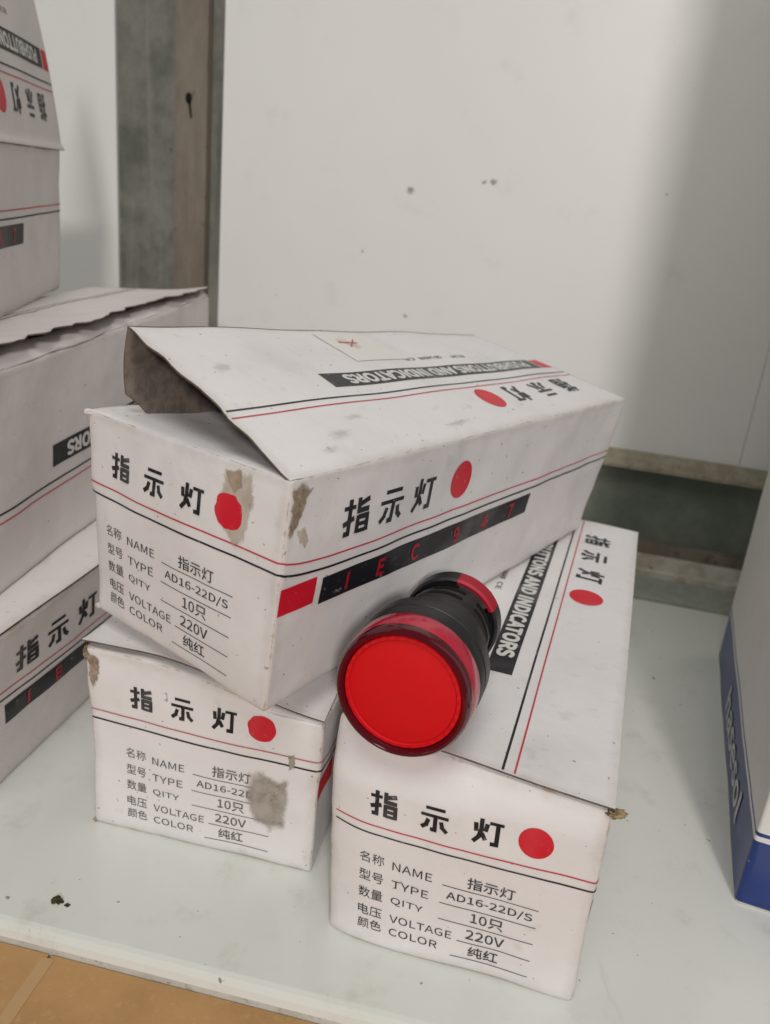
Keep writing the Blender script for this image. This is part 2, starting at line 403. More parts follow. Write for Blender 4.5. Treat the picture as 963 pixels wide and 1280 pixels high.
CA = {(0, 0, 0): (-0.0044, 0.1589, 0.0), (0, 0, 1): (-0.0078, 0.1631, 0.0576), (0, 1, 0): (0.0428, 0.3422, 0.0), (0, 1, 1): (0.0428, 0.3422, 0.0574), (1, 0, 0): (0.0566, 0.1463, 0.0), (1, 0, 1): (0.0557, 0.145, 0.0566), (1, 1, 0): (0.1063, 0.3243, 0.0), (1, 1, 1): (0.1066, 0.324, 0.0564)}
CB = {(0, 0, 0): (-0.0745, 0.1897, 0.0), (0, 0, 1): (-0.0763, 0.19, 0.0575), (0, 1, 0): (-0.043, 0.3731, 0.0), (0, 1, 1): (-0.043, 0.3731, 0.0574), (1, 0, 0): (-0.0104, 0.178, 0.0), (1, 0, 1): (-0.0099, 0.1765, 0.0568), (1, 1, 0): (0.022, 0.3616, 0.0), (1, 1, 1): (0.022, 0.3616, 0.0574)}
CC = {(0, 0, 0): (-0.0768, 0.1993, 0.0648), (0, 0, 1): (-0.0769, 0.1982, 0.1206), (0, 1, 0): (0.0281, 0.3524, 0.0613), (0, 1, 1): (0.0307, 0.3519, 0.1186), (1, 0, 0): (-0.0233, 0.1618, 0.0616), (1, 0, 1): (-0.02, 0.1615, 0.1197), (1, 1, 0): (0.0798, 0.3153, 0.0594), (1, 1, 1): (0.0879, 0.3142, 0.1152)}
CD = {(0, 0, 0): (-0.1795, 0.2128, 0.0), (0, 0, 1): (-0.1731, 0.2067, 0.0565), (0, 1, 0): (-0.132, 0.3921, 0.0), (0, 1, 1): (-0.1256, 0.386, 0.0625), (1, 0, 0): (-0.1104, 0.1870, 0.0), (1, 0, 1): (-0.1032, 0.1794, 0.0555), (1, 1, 0): (-0.0711, 0.3882, 0.0), (1, 1, 1): (-0.0625, 0.3716, 0.0614)}
CE = {(0, 0, 0): (-0.1676, 0.2059, 0.0578), (0, 0, 1): (-0.167, 0.2034, 0.1232), (0, 1, 0): (-0.1474, 0.3907, 0.0642), (0, 1, 1): (-0.1468, 0.3882, 0.1262), (1, 0, 0): (-0.1106, 0.1997, 0.0575), (1, 0, 1): (-0.1099, 0.1972, 0.1224), (1, 1, 0): (-0.0904, 0.3845, 0.0634), (1, 1, 1): (-0.0898, 0.3821, 0.1297)}
CF = {(0, 0, 0): (-0.1845, 0.1781, 0.1254), (0, 0, 1): (-0.1834, 0.1773, 0.1822), (0, 1, 0): (-0.2188, 0.3609, 0.1278), (0, 1, 1): (-0.2177, 0.3601, 0.1852), (1, 0, 0): (-0.1196, 0.1902, 0.1254), (1, 0, 1): (-0.1186, 0.1895, 0.1811), (1, 1, 0): (-0.1548, 0.3728, 0.1272), (1, 1, 1): (-0.1522, 0.3724, 0.1843)}

# ------------------------------------------------------------------ the setting: shelf, back wall, steel
WP = Vector((0.1457, 0.427, 0)); WT = Vector((math.cos(-0.2076), math.sin(-0.2076), 0)); WN = Vector((math.sin(-0.2076), -math.cos(-0.2076), 0))
def wp(s_, off, z): return WP + WT * s_ + WN * off + Vector((0, 0, z))     # s along the wall, off towards the room
def wall_box(mb, s0, s1, o0, o1, z0, z1, m):
    i = [mb.vert(wp(a, b, c)) for a in (s0, s1) for b in (o0, o1) for c in (z0, z1)]
    for q in ((0, 1, 3, 2), (4, 6, 7, 5), (0, 4, 5, 1), (2, 3, 7, 6), (0, 2, 6, 4), (1, 5, 7, 3)): mb.face([i[k] for k in q], m)

shelf_m = mat('pale_green_white_enamel', (0.60, 0.625, 0.585), 0.16, 0.5); t = NT(shelf_m); v = t.coord()
c = t.mix(t.ramp(t.noise(v, 9, 4), 0.35, 0.7, 0, 0.4), (0.71, 0.725, 0.685), (0.64, 0.655, 0.605))
c = t.mix(t.ramp(t.noise(v, 55, 5, 0.7), 0.52, 0.78, 0, 0.45), c, (0.47, 0.455, 0.39))
c = t.mix(t.ramp(t.noise(v, 90, 6, 0.75, (0.3, 0.1, 0), (1, 0.12, 1)), 0.60, 0.70, 0, 0.3), c, (0.50, 0.48, 0.42))
c = t.mix(t.ramp(t.noise(v, 330, 2, 0.5), 0.73, 0.77, 0, 0.8), c, (0.16, 0.14, 0.11))
t.l(c, t.b.inputs['Base Color']); t.l(t.ramp(t.noise(v, 70, 5, 0.7), 0.3, 0.75, 0.07, 0.24), t.b.inputs['Roughness'])
dirt_m = stain_material('dirty_shelf_edge', (0.50, 0.49, 0.44), (0.58, 0.58, 0.53), (0.30, 0.27, 0.21))
SE0, SE1 = Vector((-0.0776, 0.1534, 0)), Vector((-0.0215, 0.1443, 0))
ed_ = (SE1 - SE0).normalized(); en_ = Vector((ed_.y, -ed_.x, 0))
mb = MB()
fl, fr = SE0 - ed_ * 0.6, SE0 + ed_ * 0.8
bl, br = wp(-1.0, 0.001, 0), wp(0.6, 0.001, 0)
def strip(off, z): return [fl + en_ * off + Vector((0, 0, z)), fr + en_ * off + Vector((0, 0, z))]
rows = [[bl, br], strip(0, 0), strip(0.0012, -0.0004), strip(0.0024, -0.0018), strip(0.0030, -0.0036), strip(0.0031, -0.0062), strip(-0.02, -0.0062)]
ids = [[mb.vert(p) for p in r_] for r_ in rows]
for k in range(len(rows) - 1): mb.face((ids[k][0], ids[k + 1][0], ids[k + 1][1], ids[k][1]), shelf_m if k < 4 else dirt_m)
o = mb.build('shelf', smooth=False); o['kind'] = 'structure'

wall_m = mat('white_painted_panel', (0.77, 0.76, 0.745), 0.42, 0.35); t = NT(wall_m); v = t.coord()
c = t.mix(t.ramp(t.noise(v, 5, 4), 0.35, 0.7, 0, 0.5), (0.84, 0.83, 0.815), (0.78, 0.775, 0.75))
c = t.mix(t.ramp(t.noise(v, 40, 5, 0.65), 0.58, 0.8, 0, 0.22), c, (0.52, 0.50, 0.45))
c = t.mix(t.ramp(t.noise(v, 210, 2, 0.5, (0.6, 0.1, 0)), 0.79, 0.83, 0, 0.5), c, (0.25, 0.23, 0.20))
for s_, z_, rad in ((-0.153, 0.1843, 0.0022), (-0.1152, 0.1915, 0.0014), (-0.1105, 0.1920, 0.0019), (-0.0258, 0.1938, 0.0011), (-0.149, 0.1205, 0.0012), (-0.176, 0.152, 0.0008)):
    vm = t.n('ShaderNodeVectorMath', operation='DISTANCE'); t.l(v, vm.inputs[0]); vm.inputs[1].default_value = WP + WT * s_ + Vector((0, 0, z_))
    dd = t.math('ADD', vm.outputs['Value'], t.math('MULTIPLY', t.math('SUBTRACT', t.noise(v, 700, 3), 0.5), 0.005))
    c = t.mix(t.ramp(dd, rad * 0.4, rad * 1.1, 0.75, 0), c, (0.20, 0.185, 0.155))
t.l(c, t.b.inputs['Base Color']); t.l(t.ramp(t.noise(v, 30, 4), 0.3, 0.7, 0.34, 0.5), t.b.inputs['Roughness'])
mb = MB(); wall_box(mb, -0.259, 0.0378, -0.02, 0.0, 0.060, 0.75, wall_m); o = mb.build('back_wall', smooth=False); o['kind'] = 'structure'
mb = MB(); wall_box(mb, -1.0, -0.3205, -0.02, 0.003, 0.0, 0.75, wall_m); o = mb.build('back_wall', smooth=False); o['kind'] = 'structure'
mb = MB(); wall_box(mb, 0.03795, 0.6, -0.02, 0.0008, 0.060, 0.75, wall_m); o = mb.build('back_wall', smooth=False); o['kind'] = 'structure'

steel = mat('weathered_grey_steel', (0.2, 0.2, 0.18), 0.5, 0.4); t = NT(steel); v = t.coord()
c = t.mix(t.ramp(t.noise(v, 22, 6, 0.7), 0.35, 0.68), (0.115, 0.12, 0.10), (0.235, 0.23, 0.20))
c = t.mix(t.ramp(t.noise(v, 75, 5, 0.7, (0.5, 0, 0), (1, 1, 0.06)), 0.5, 0.72, 0, 0.45), c, (0.30, 0.29, 0.26))
c = t.mix(t.ramp(t.noise(v, 60, 5, 0.7, (0.2, 0, 0), (1, 1, 0.15)), 0.52, 0.75, 0, 0.6), c, (0.25, 0.19, 0.125))
c = t.mix(t.ramp(t.noise(v, 130, 4, 0.6, (0, 0.4, 0)), 0.66, 0.74, 0, 0.7), c, (0.07, 0.06, 0.05))
t.l(c, t.b.inputs['Base Color']); t.bump(t.noise(v, 260, 4), 0.15, 0.0006)
steel_b = mat('brown_stained_steel', (0.3, 0.25, 0.2), 0.55, 0.35); t = NT(steel_b); v = t.coord()
c = t.mix(t.ramp(t.noise(v, 40, 6, 0.7, (0, 0, 0), (1, 1, 0.3)), 0.35, 0.68), (0.17, 0.14, 0.11), (0.25, 0.215, 0.175))
c = t.mix(t.ramp(t.noise(v, 120, 4, 0.7, (0.4, 0, 0)), 0.6, 0.72, 0, 0.8), c, (0.13, 0.08, 0.05)); t.l(c, t.b.inputs['Base Color'])
steel_g = mat('dark_green_grey_steel', (0.1, 0.12, 0.1), 0.5, 0.4); t = NT(steel_g); v = t.coord()
c = t.mix(t.ramp(t.noise(v, 30, 6, 0.7), 0.35, 0.68), (0.13, 0.155, 0.125), (0.21, 0.23, 0.19))
c = t.mix(t.ramp(t.noise(v, 150, 5, 0.7, (0.2, 0, 0)), 0.62, 0.75, 0, 0.7), c, (0.19, 0.14, 0.085)); t.l(c, t.b.inputs['Base Color'])
pale_m = mat('chipped_cream_paint', (0.5, 0.46, 0.4), 0.5, 0.35); t = NT(pale_m); v = t.coord()
c = t.mix(t.ramp(t.noise(v, 60, 6, 0.7), 0.4, 0.65), (0.66, 0.63, 0.56), (0.48, 0.42, 0.33))
c = t.mix(t.ramp(t.noise(v, 110, 5, 0.75, (0.7, 0, 0)), 0.60, 0.68, 0, 0.9), c, (0.22, 0.10, 0.055)); t.l(c, t.b.inputs['Base Color'])
ledge_m = stain_material('greenish_grey_ledge', (0.30, 0.325, 0.28), (0.36, 0.38, 0.33), (0.22, 0.22, 0.18))
hole_m = mat('dark_hole', (0.016, 0.013, 0.012), 0.9, 0.1)

post = empty('steel_post', wp(-0.29, 0, 0), 'worn grey steel upright with a keyhole slot between the two back panels', 'steel post')
mb = MB(); wall_box(mb, -0.3199, -0.285, -0.024, 0.0018, 0.0, 0.75, steel); mb.build('web', post, smooth=False)
mb = MB(); wall_box(mb, -0.2848, -0.2665, -0.022, 0.004, 0.0, 0.75, steel_b); mb.build('flange', post, smooth=False)
mb = MB(); wall_box(mb, -0.2663, -0.2592, -0.022, -0.002, 0.0, 0.75, steel); mb.build('edge_strip', post, smooth=False)
mb = MB()
def slot(a, b): return wp(a, 0.0043, b)
ring = [slot(-0.2768 + 0.0019 * math.cos(q), 0.2190 + 0.0028 * math.sin(q)) for q in lin(0, 2 * math.pi, 18)[:-1]]
mb.face([mb.vert(p) for p in ring], hole_m)
mb.face([mb.vert(slot(a, b)) for a, b in ((-0.2772, 0.2175), (-0.2757, 0.2175), (-0.2747, 0.2095), (-0.2758, 0.2095))], hole_m)
mb.build('keyhole_slot', post, smooth=False)

rail = empty('steel_rail', wp(-0.05, 0.01, 0), 'rusty green steel rail along the foot of the back panel', 'steel rail')
mb = MB(); wall_box(mb, -0.258, 0.6, -0.018, 0.0, 0.0, 0.0568, steel_g); mb.build('web', rail, smooth=False)
mb = MB()
pr = [(-0.006, 0.0655), (0.0015, 0.0655), (0.006, 0.0630), (0.0085, 0.0590), (0.0085, 0.0572), (-0.006, 0.0572)]
A_ = [mb.vert(wp(-0.258, a, b)) for a, b in pr]; B_ = [mb.vert(wp(0.6, a, b)) for a, b in pr]
lipm = stain_material('olive_stained_steel', (0.30, 0.275, 0.20), (0.37, 0.34, 0.26), (0.17, 0.12, 0.07))
for i in range(6): mb.face((A_[i], A_[(i + 1) % 6], B_[(i + 1) % 6], B_[i]), lipm)
mb.face(A_[::-1], lipm); mb.face(B_, lipm); mb.build('top_lip', rail, smooth=False)
mb = MB(); wall_box(mb, -0.258, 0.6, 0.0003, 0.006, 0.0, 0.0165, steel_b); mb.build('bottom_flange', rail, smooth=False)
mb = MB(); wall_box(mb, -0.258, 0.6, 0.0168, 0.046, 0.0, 0.0012, ledge_m); mb.build('ledge', rail, smooth=False)
mb = MB(); wall_box(mb, -0.258, 0.6, 0.0063, 0.0125, 0.0, 0.0105, pale_m); wall_box(mb, -0.258, 0.6, 0.0127, 0.0165, 0.0, 0.0045, pale_m); mb.build('painted_sill', rail, smooth=False)

# ------------------------------------------------------------------ brown cardboard below the shelf edge
kraft = mat('brown_cardboard', (0.5, 0.3, 0.13), 0.75, 0.2); t = NT(kraft); v = t.coord()
c = t.mix(t.ramp(t.noise(v, 30, 5, 0.65), 0.35, 0.7), (0.50, 0.295, 0.13), (0.41, 0.235, 0.10))
c = t.mix(t.ramp(t.noise(v, 420, 3, 0.6), 0.55, 0.75, 0, 0.35), c, (0.66, 0.43, 0.21)); t.l(c, t.b.inputs['Base Color'])
t.bump(t.noise(v, 600, 3), 0.2, 0.0004)
tape_m = mat('pale_tape', (0.50, 0.32, 0.155), 0.5, 0.4)
def kz(a, b, z): return SE0 + ed_ * a - en_ * b + Vector((0, 0, z))
kb = empty('cardboard_box', kz(0.05, -0.1, -0.25), 'brown cardboard box with a pale tape line, below the front edge of the shelf', 'cardboard box')
def kbox(mb, a0, a1, b0, b1, z0, z1, m):
    i = [mb.vert(kz(a, b, c_)) for a in (a0, a1) for b in (b0, b1) for c_ in (z0, z1)]
    for q in ((0, 2, 3, 1), (4, 5, 7, 6), (0, 1, 5, 4), (2, 6, 7, 3), (0, 4, 6, 2), (1, 3, 7, 5)): mb.face([i[k] for k in q], m)
mb = MB(); kbox(mb, -0.25, 0.19, -0.22, -0.0038, -0.25, -0.0091, kraft); mb.build('body', kb, smooth=False)
mb = MB(); kbox(mb, -0.25, 0.0070, -0.22, -0.0034, -0.0088, -0.0052, kraft); mb.build('flap', kb, smooth=False)
mb = MB(); kbox(mb, 0.0078, 0.19, -0.22, -0.0034, -0.0088, -0.0052, kraft); mb.build('flap', kb, smooth=False)
mb = MB(); kbox(mb, 0.0058, 0.0091, -0.22, -0.0045, -0.00515, -0.0050, tape_m); mb.build('tape', kb, smooth=False)

# ------------------------------------------------------------------ front right carton (the lamp lies on it)
def bevA(x, y, z):
    u = x / BW; k = min(1.0, max(0.0, (z / BH - (0.80 + 0.08 * u)) / (0.20 - 0.08 * u))) * max(0.0, 1 - y / 0.02)
    return Vector((0, 0.0058 * k * (1 - 0.72 * u) + 0.0028 * max(0, 1 - u / 0.2) ** 2 * max(0, 1 - y / 0.02), 0))
A = Carton(CA, BW, BL, BH, 1, extra=bevA)
rA = carton_root(CA, 'white carton flat on the shelf with the red lamp lying on its lid')
mb = MB(); A.shell(mb, CARD); oA = mb.build('body', rA, weld=1e-6)
def frontA(a, b, e=0.0):
    u, v = a / BW, b / BH
    return A.front(a + 0.0017 * (1 - 0.5 * u), b - 0.0030 * smooth((v - 0.45) / 0.3) * (1 - 0.85 * u), e)
append_print(oA, printed(rA, '', frontA, art_end))
mb = MB(); Press(mb, frontA).disc(0.757 * BW, 0.79 * BH, 0.0041, 0.0041, RED); append_print(oA, mb)
append_print(oA, printed(rA, '', A.right, art_side))
lA, fA = A.lid(rA, CARD, front=lambda u: -0.0006)
append_print(lA, printed(rA, '', lambda a, b, e=0: fA(a, b, e + 0.0005), art_top))
crumple('torn_corner', rA, A.at(BW, 0, BH) + Vector((0.0012, -0.0006, -0.0002)), 0.0013, SHRED, 3, (1.5, 0.8, 0.8), 5, 0.5)

# ------------------------------------------------------------------ front left carton
def crushB(x, y, z):
    u, v = x / BW, z / BH
    return Vector((0, 0, -0.0066 * smooth((v - 0.86) / 0.14) * smooth((u - 0.25) / 0.7) * max(0.0, 1 - y / 0.075)))
B = Carton(CB, BW, BL, BH, 2, extra=crushB)
def frontB(a, b, e=0.0): return B.front(a + 0.0040 * max(0.0, 1 - a / (0.78 * BW)) * smooth(a / 0.007), b, e)
rB = carton_root(CB, 'white carton with a grey dirt patch on its printed end, under the tilted carton')
mb = MB(); B.shell(mb, CARD); oB = mb.build('body', rB, weld=1e-6)
append_print(oB, printed(rB, '', frontB, art_end))
mb = MB(); PB = Press(mb, B.front)
PB.disc(0.757 * BW, 0.785 * BH, 0.0039, 0.0039, RED, rag=0.08)
PB.patch([((u_ - 0.78) * 1.28 * BW + 0.790 * BW, (v_ - 0.37) * 1.30 * BH + 0.375 * BH) for u_, v_ in ((0.705, 0.50), (0.76, 0.53), (0.80, 0.50), (0.86, 0.515), (0.862, 0.36), (0.85, 0.24), (0.80, 0.20), (0.74, 0.235), (0.71, 0.31), (0.69, 0.40))], STAIN, 0.00019, 0.0004, 4)
PB.patch([(0.86 * BW, 0.68 * BH), (0.90 * BW, 0.70 * BH), (0.905 * BW, 0.60 * BH), (0.875 * BW, 0.58 * BH)], STAIN, 0.00016, 0.0008, 6)
PB.patch([(0.0008, BH * 0.985), (0.0045, BH * 0.97), (0.0046, BH * 0.90), (0.0030, BH * 0.80), (0.0016, BH * 0.78), (0.0008, BH * 0.84)], TORN, 0.00014, 0.0009, 9)
append_print(oB, mb)
append_print(oB, printed(rB, '', B.right, art_side))
FADED = ink_material('worn_thin_ink', (0.11, 0.105, 0.105), amount=0.75); FADEDRED = ink_material('worn_red_ink', (0.50, 0.17, 0.18), amount=0.7)
for k_, m_ in enumerate(oB.data.materials):
    if m_ is GREYINK: oB.data.materials[k_] = FADED
    if m_ is LINERED: oB.data.materials[k_] = FADEDRED
lB, fB = B.lid(rB, CARD, front=lambda u: -0.0006 + 0.0022 * math.sin(math.pi * u), raise_=lambda u, v: 0.0012 * math.exp(-v / 0.06) * (1 - u))
append_print(lB, printed(rB, '', lambda a, b, e=0: fB(a, b, e + 0.0005), art_top))
crumple('torn_corner', rB, B.at(0.0005, 0.0005, BH - 0.002), 0.0010, TUFT, 8, (0.7, 0.7, 2.0), 5, 0.5)
crumple('torn_corner', rB, B.at(0.0, 0.0, 0.0005), 0.0007, TUFT, 12, (1.0, 0.8, 1.0), 3, 0.8)

# ------------------------------------------------------------------ tilted open carton on top
def warpC(x, y, z):
    k = max(0.0, 1 - y / 0.02); q = Vector()
    if x < 0.012: q.x += 0.0017 * smooth(1 - x / 0.012) * k * smooth((0.63 * BH - z) / 0.0015) 
    return q
C_ = Carton(CC, BW, BL, BH, 3, extra=warpC)
rC = carton_root(CC, 'tilted carton with lid ajar and brown torn scar at its dot, across two cartons')
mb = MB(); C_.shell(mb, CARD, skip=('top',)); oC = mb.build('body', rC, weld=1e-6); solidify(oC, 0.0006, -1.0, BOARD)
lay = printed(rC, '', C_.front, art_end); PC = Press(lay, C_.front)
PC.patch([(0.715 * BW, 0.955 * BH), (0.80 * BW, 0.985 * BH), (0.845 * BW, 0.975 * BH), (0.87 * BW, 0.88 * BH), (0.85 * BW, 0.76 * BH), (0.83 * BW, 0.66 * BH), (0.79 * BW, 0.64 * BH), (0.735 * BW, 0.70 * BH), (0.70 * BW, 0.80 * BH)], PEEL, 0.00007, 0.001, 2)
PC.patch([(0.722 * BW, 0.957 * BH), (0.80 * BW, 0.982 * BH), (0.805 * BW, 0.90 * BH), (0.775 * BW, 0.865 * BH), (0.745 * BW, 0.885 * BH)], PEELDARK, 0.00010, 0.0008, 5)
PC.disc(0.757 * BW, 0.79 * BH, 0.0041, 0.0041, RED, lift=0.00014, rag=0.22, seed=3)
append_print(oC, lay)
lay = printed(rC, '', C_.right, art_side); PS = Press(lay, C_.right)
PS.patch([(0.0005, 0.975 * BH), (0.004, 0.985 * BH), (0.0078, 0.95 * BH), (0.0060, 0.90 * BH), (0.0050, 0.84 * BH), (0.0022, 0.76 * BH), (0.0008, 0.74 * BH)], TORN, 0.00009, 0.0010, 7)
PS.patch([(0.0026, 0.79 * BH), (0.0055, 0.80 * BH), (0.0078, 0.73 * BH), (0.0062, 0.70 * BH)], PEEL, 0.00008, 0.0009, 11)
append_print(oC, lay)
# lid: hinge on the right top edge, lifted at the left
hf, hb = C_.at(BW, 0, BH), C_.at(BW, BL, BH)
ff, fb = Vector((-0.0662, 0.1967, 0.1424)), Vector((0.0294, 0.3506, 0.1283))
def lidC(a, b, e=0.0):
    t_ = 1 - a / BL; u = b / BW
    p = (ff.lerp(fb, t_)) .lerp(hf.lerp(hb, t_), u)
    n = (hb - hf).cross(ff - hf).normalized()
    if n.z < 0: n = -n
    k = 0.0016 * math.sin(math.pi * u) * (1 - 0.6 * t_) + 0.0007 * nz((a, b, 0), 30, 21) * (1 - u ** 4) + e
    jag = 0.0012 * nz((b, a, 2), 140, 5) * (1 - smooth(t_ / 0.02))
    return p + n * k + (hb - hf).normalized() * jag
mb = MB(); mb.grid(lidC, clustered(62, BL), clustered(24, BW), CARD, False, lambda u, v: min(u, BL - u, v, BW - v) * 1000 + 0.3)
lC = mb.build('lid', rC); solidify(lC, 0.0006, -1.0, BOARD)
lay = printed(rC, '', lidC, art_top); PL = Press(lay, lidC)
stick = mat('yellowed_paper_label', (0.79, 0.775, 0.73), 0.6, 0.3)
for x0, y0, w_, h_, sd in ((0.86, 0.83, 0.010, 0.0030, 1), (0.90, 0.90, 0.006, 0.0022, 2), (0.80, 0.75, 0.008, 0.0022, 3), (0.60, 0.90, 0.012, 0.0020, 4), (0.93, 0.35, 0.007, 0.0035, 5)):
    cx, cy = x0 * BL, y0 * BW; w_ *= 1.8; h_ *= 2.2
    PL.patch([(cx - w_ / 2, cy - h_ * 0.2), (cx, cy - h_ / 2), (cx + w_ / 2, cy), (cx + w_ * 0.3, cy + h_ / 2), (cx - w_ * 0.3, cy + h_ * 0.4)], SCUFF, 0.00007, 0.0008, sd)
PL.rect(0.475 * BL, 0.625 * BL, 0.05 * BW, 0.345 * BW, stick, 0.00015)
scr = ink_material('red_ballpoint', (0.5, 0.05, 0.06))
for (x0, y0, x1, y1) in ((0.54, 0.12, 0.58, 0.2), (0.555, 0.21, 0.575, 0.1), (0.545, 0.16, 0.595, 0.15), (0.565, 0.22, 0.59, 0.12)):
    n_ = 6
    lay.grid(lambda k, q: lidC((x0 + (x1 - x0) * k) * BL, (y0 + (y1 - y0) * k) * BW + q, 0.00045), lin(0, 1, n_), [-0.0003, 0.0003], scr)
append_print(lC, lay)
# front dust flap folded in, and the tuck flap hanging from the lid's free edge
def dustC(a, d, e=0.0):
    x = 0.0004 + (BW - 0.0008) * a
    y = 0.034 * d; z = BH + 0.0001 - 0.0044 * d * (0.5 + 0.6 * a) + 0.0005 * math.sin(6 * d + 3 * a) * d
    k = smooth(d / 0.10)
    return C_.at(x, 0, BH).lerp(C_.warp(x, y, z), k)
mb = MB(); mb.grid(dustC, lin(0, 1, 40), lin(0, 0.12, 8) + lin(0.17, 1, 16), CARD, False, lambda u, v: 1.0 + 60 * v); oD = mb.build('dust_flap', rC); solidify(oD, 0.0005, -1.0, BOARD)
def tuckC(t_, d, e=0.0):
    p = lidC(BL * (1 - t_), 0.0)
    q = C_.warp(0.0105, BL * (0.030 + 0.95 * t_), BH - 0.006)
    k = d * (0.62 + 0.38 * smooth(t_ / 0.06) * smooth((1 - t_) / 0.06))
    r_ = p.lerp(q, k); side = (C_.at(0, 0, BH) - C_.at(BW, 0, BH)).normalized()
    return r_ + side * 0.0030 * math.sin(math.pi * k) * (1 - 0.3 * k)
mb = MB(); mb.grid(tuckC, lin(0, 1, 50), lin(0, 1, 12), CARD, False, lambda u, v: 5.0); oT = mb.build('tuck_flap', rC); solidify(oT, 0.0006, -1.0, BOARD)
crumple('torn_corner', rC, C_.at(0.0012, 0.0008, BH - 0.001), 0.0009, CARD, 5, (1.6, 0.6, 0.8), 4, 0.45)
crumple('torn_corner', rC, C_.at(0.0005, 0.0005, 0.001), 0.0008, CARD, 15, (1.2, 0.8, 0.9), 4, 0.5)

# ------------------------------------------------------------------ the stack at the left
D_ = Carton(CD, BW, BL, BH, 4)
rD = carton_root(CD, 'shaded white carton flat on the shelf at the far left, bottom of the left stack')
mb = MB(); D_.shell(mb, CARDDARK); oDb = mb.build('body', rD, weld=1e-6)
append_print(oDb, printed(rD, '', D_.right, art_side)); append_print(oDb, printed(rD, '', D_.front, art_end))
lD, fD = D_.lid(rD, CARDDARK, lift=0.0005); append_print(lD, printed(rD, '', lambda a, b, e=0: fD(a, b, e + 0.0005), art_top))

EW = BH; EH = BW
E_ = Carton(CE, EW, BL, EH, 5, r=0.0016)
rE = carton_root(CE, 'white carton with torn lid edge and upside down black banner, middle of the stack')
mb = MB(); E_.shell(mb, CARDDARK); oE = mb.build('body', rE, weld=1e-6)
append_print(oE, printed(rE, '', E_.right_turned, art_top, W=EH))
lE, fE = E_.lid(rE, CARDDARK, lift=0.0005, raise_=lambda u, v: 0.0066 * u ** 3 * (1 - 0.55 * v), side=0.0, edge_jag=0.0028)
mb = MB(); P = Press(mb, lambda a, b, e=0: fE(a, b, e + 0.0005))
P.stripe(0.001, BL - 0.001, lambda a: 0.40 * EW, 0.0006, BLACK); P.stripe(0.001, BL - 0.001, lambda a: 0.35 * EW, 0.0004, GREYINK); append_print(lE, mb)
def innerE(a, d, e=0.0):
    return E_.at(EW, BL * (0.004 + 0.99 * a), EH).lerp(E_.warp(EW + 0.0002 - 0.0052 * d - 0.006 * max(0.0, d - 0.6), BL * (0.004 + 0.99 * a), EH - 0.0012 + (0.0062 - 0.0026 * a) * min(d, 0.85) + 0.0004 * math.sin(40 * a)), smooth(d / 0.25))
mb = MB(); mb.grid(innerE, lin(0, 1, 40), lin(0, 1, 6), CARDDARK, False, lambda u, v: 6.0); oI = mb.build('tuck_flap', rE); solidify(oI, 0.0004, 1.0)

F_ = Carton(CF, BW, BL, BH, 6)
rF = carton_root(CF, 'white carton with its lid standing wide open, top of the left stack')
mb = MB(); F_.shell(mb, CARDDARK, skip=('top',)); oF = mb.build('body', rF, weld=1e-6); solidify(oF, 0.0006, -1.0, BOARD)
append_print(oF, printed(rF, '', F_.right, art_side)); append_print(oF, printed(rF, '', F_.front, art_end))
hf2, hb2 = F_.at(BW, 0, BH), F_.at(BW, BL, BH)
ax2 = (hb2 - hf2).normalized(); xd2 = (F_.c[(0, 0, 1)] - F_.c[(1, 0, 1)]).normalized(); zd2 = xd2.cross(ax2); zd2 = zd2 if zd2.z > 0 else -zd2
vF = (xd2 * math.cos(R(80)) + zd2 * math.sin(R(80))) * BW; nF = -(vF.cross(ax2)).normalized(); nF = nF if nF.dot(xd2) < 0 else -nF
def lidF(a, b, e=0.0):
    t_ = 1 - a / BL; u = b / BW
    p = hf2.lerp(hb2 + ax2 * 0.006, t_) + vF * (1 - u)
    return p + nF * (e + 0.001 * math.sin(math.pi * u) + 0.0012 * (1 - smooth((1 - u) / 0.05)) + 0.0006 * nz((a, b, 1), 30, 3))
mb = MB(); mb.grid(lidF, clustered(62, BL), clustered(24, BW), CARDDARK, False, lambda u, v: min(u, BL - u, v, BW - v) * 1000 + 0.5)
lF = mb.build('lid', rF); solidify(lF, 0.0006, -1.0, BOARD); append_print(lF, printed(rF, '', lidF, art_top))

# ------------------------------------------------------------------ blue and white box at the right
blue_m = mat('glossy_blue_print', (0.018, 0.055, 0.30), 0.33, 0.45); t = NT(blue_m); v = t.coord()
c = t.mix(t.ramp(t.noise(v, 70, 5, 0.6), 0.4, 0.75, 0, 0.5), (0.010, 0.032, 0.165), (0.018, 0.05, 0.215))
c = t.mix(t.ramp(t.noise(v, 500, 2), 0.72, 0.76, 0, 0.8), c, (0.5, 0.5, 0.55)); t.l(c, t.b.inputs['Base Color'])
gw = card_material('glossy_white_card', (0.74, 0.72, 0.70), 0.6, 0.4)
greyl = mat('silver_lettering', (0.55, 0.56, 0.58), 0.4, 0.4)
GW, GL, GH = 0.10, 0.154, 0.42
g0 = Vector((0.1098, 0.1834, 0.0)); gd = Vector((0.0465, 0.1466, 0)).normalized(); gx = Vector((gd.y, -gd.x, 0))
def gbox(a, b): return g0 + gx * a + gd * b
CG = {(i, j, k): tuple(gbox(GW * i, GL * j) + Vector((0, 0, GH * k))) for i in (0, 1) for j in (0, 1) for k in (0, 1)}
G_ = Carton(CG, GW, GL, GH, 8, r=0.0012, bulge=0.0006, rough=0.0003)
rG = empty('blue_white_box', tuple(gbox(GW / 2, 0)), 'tall white box with a blue printed band around its foot, standing at the right edge', 'box', None, math.atan2(gx.y, gx.x))
GZ = [0, 0.0004, 0.0009, 0.0014] + lin(0.0032, 0.0222, 8) + [0.0238, 0.0250] + lin(0.028, GH - 0.001, 24) + [GH]
GX, GY = clustered(14, GW), clustered(20, GL)
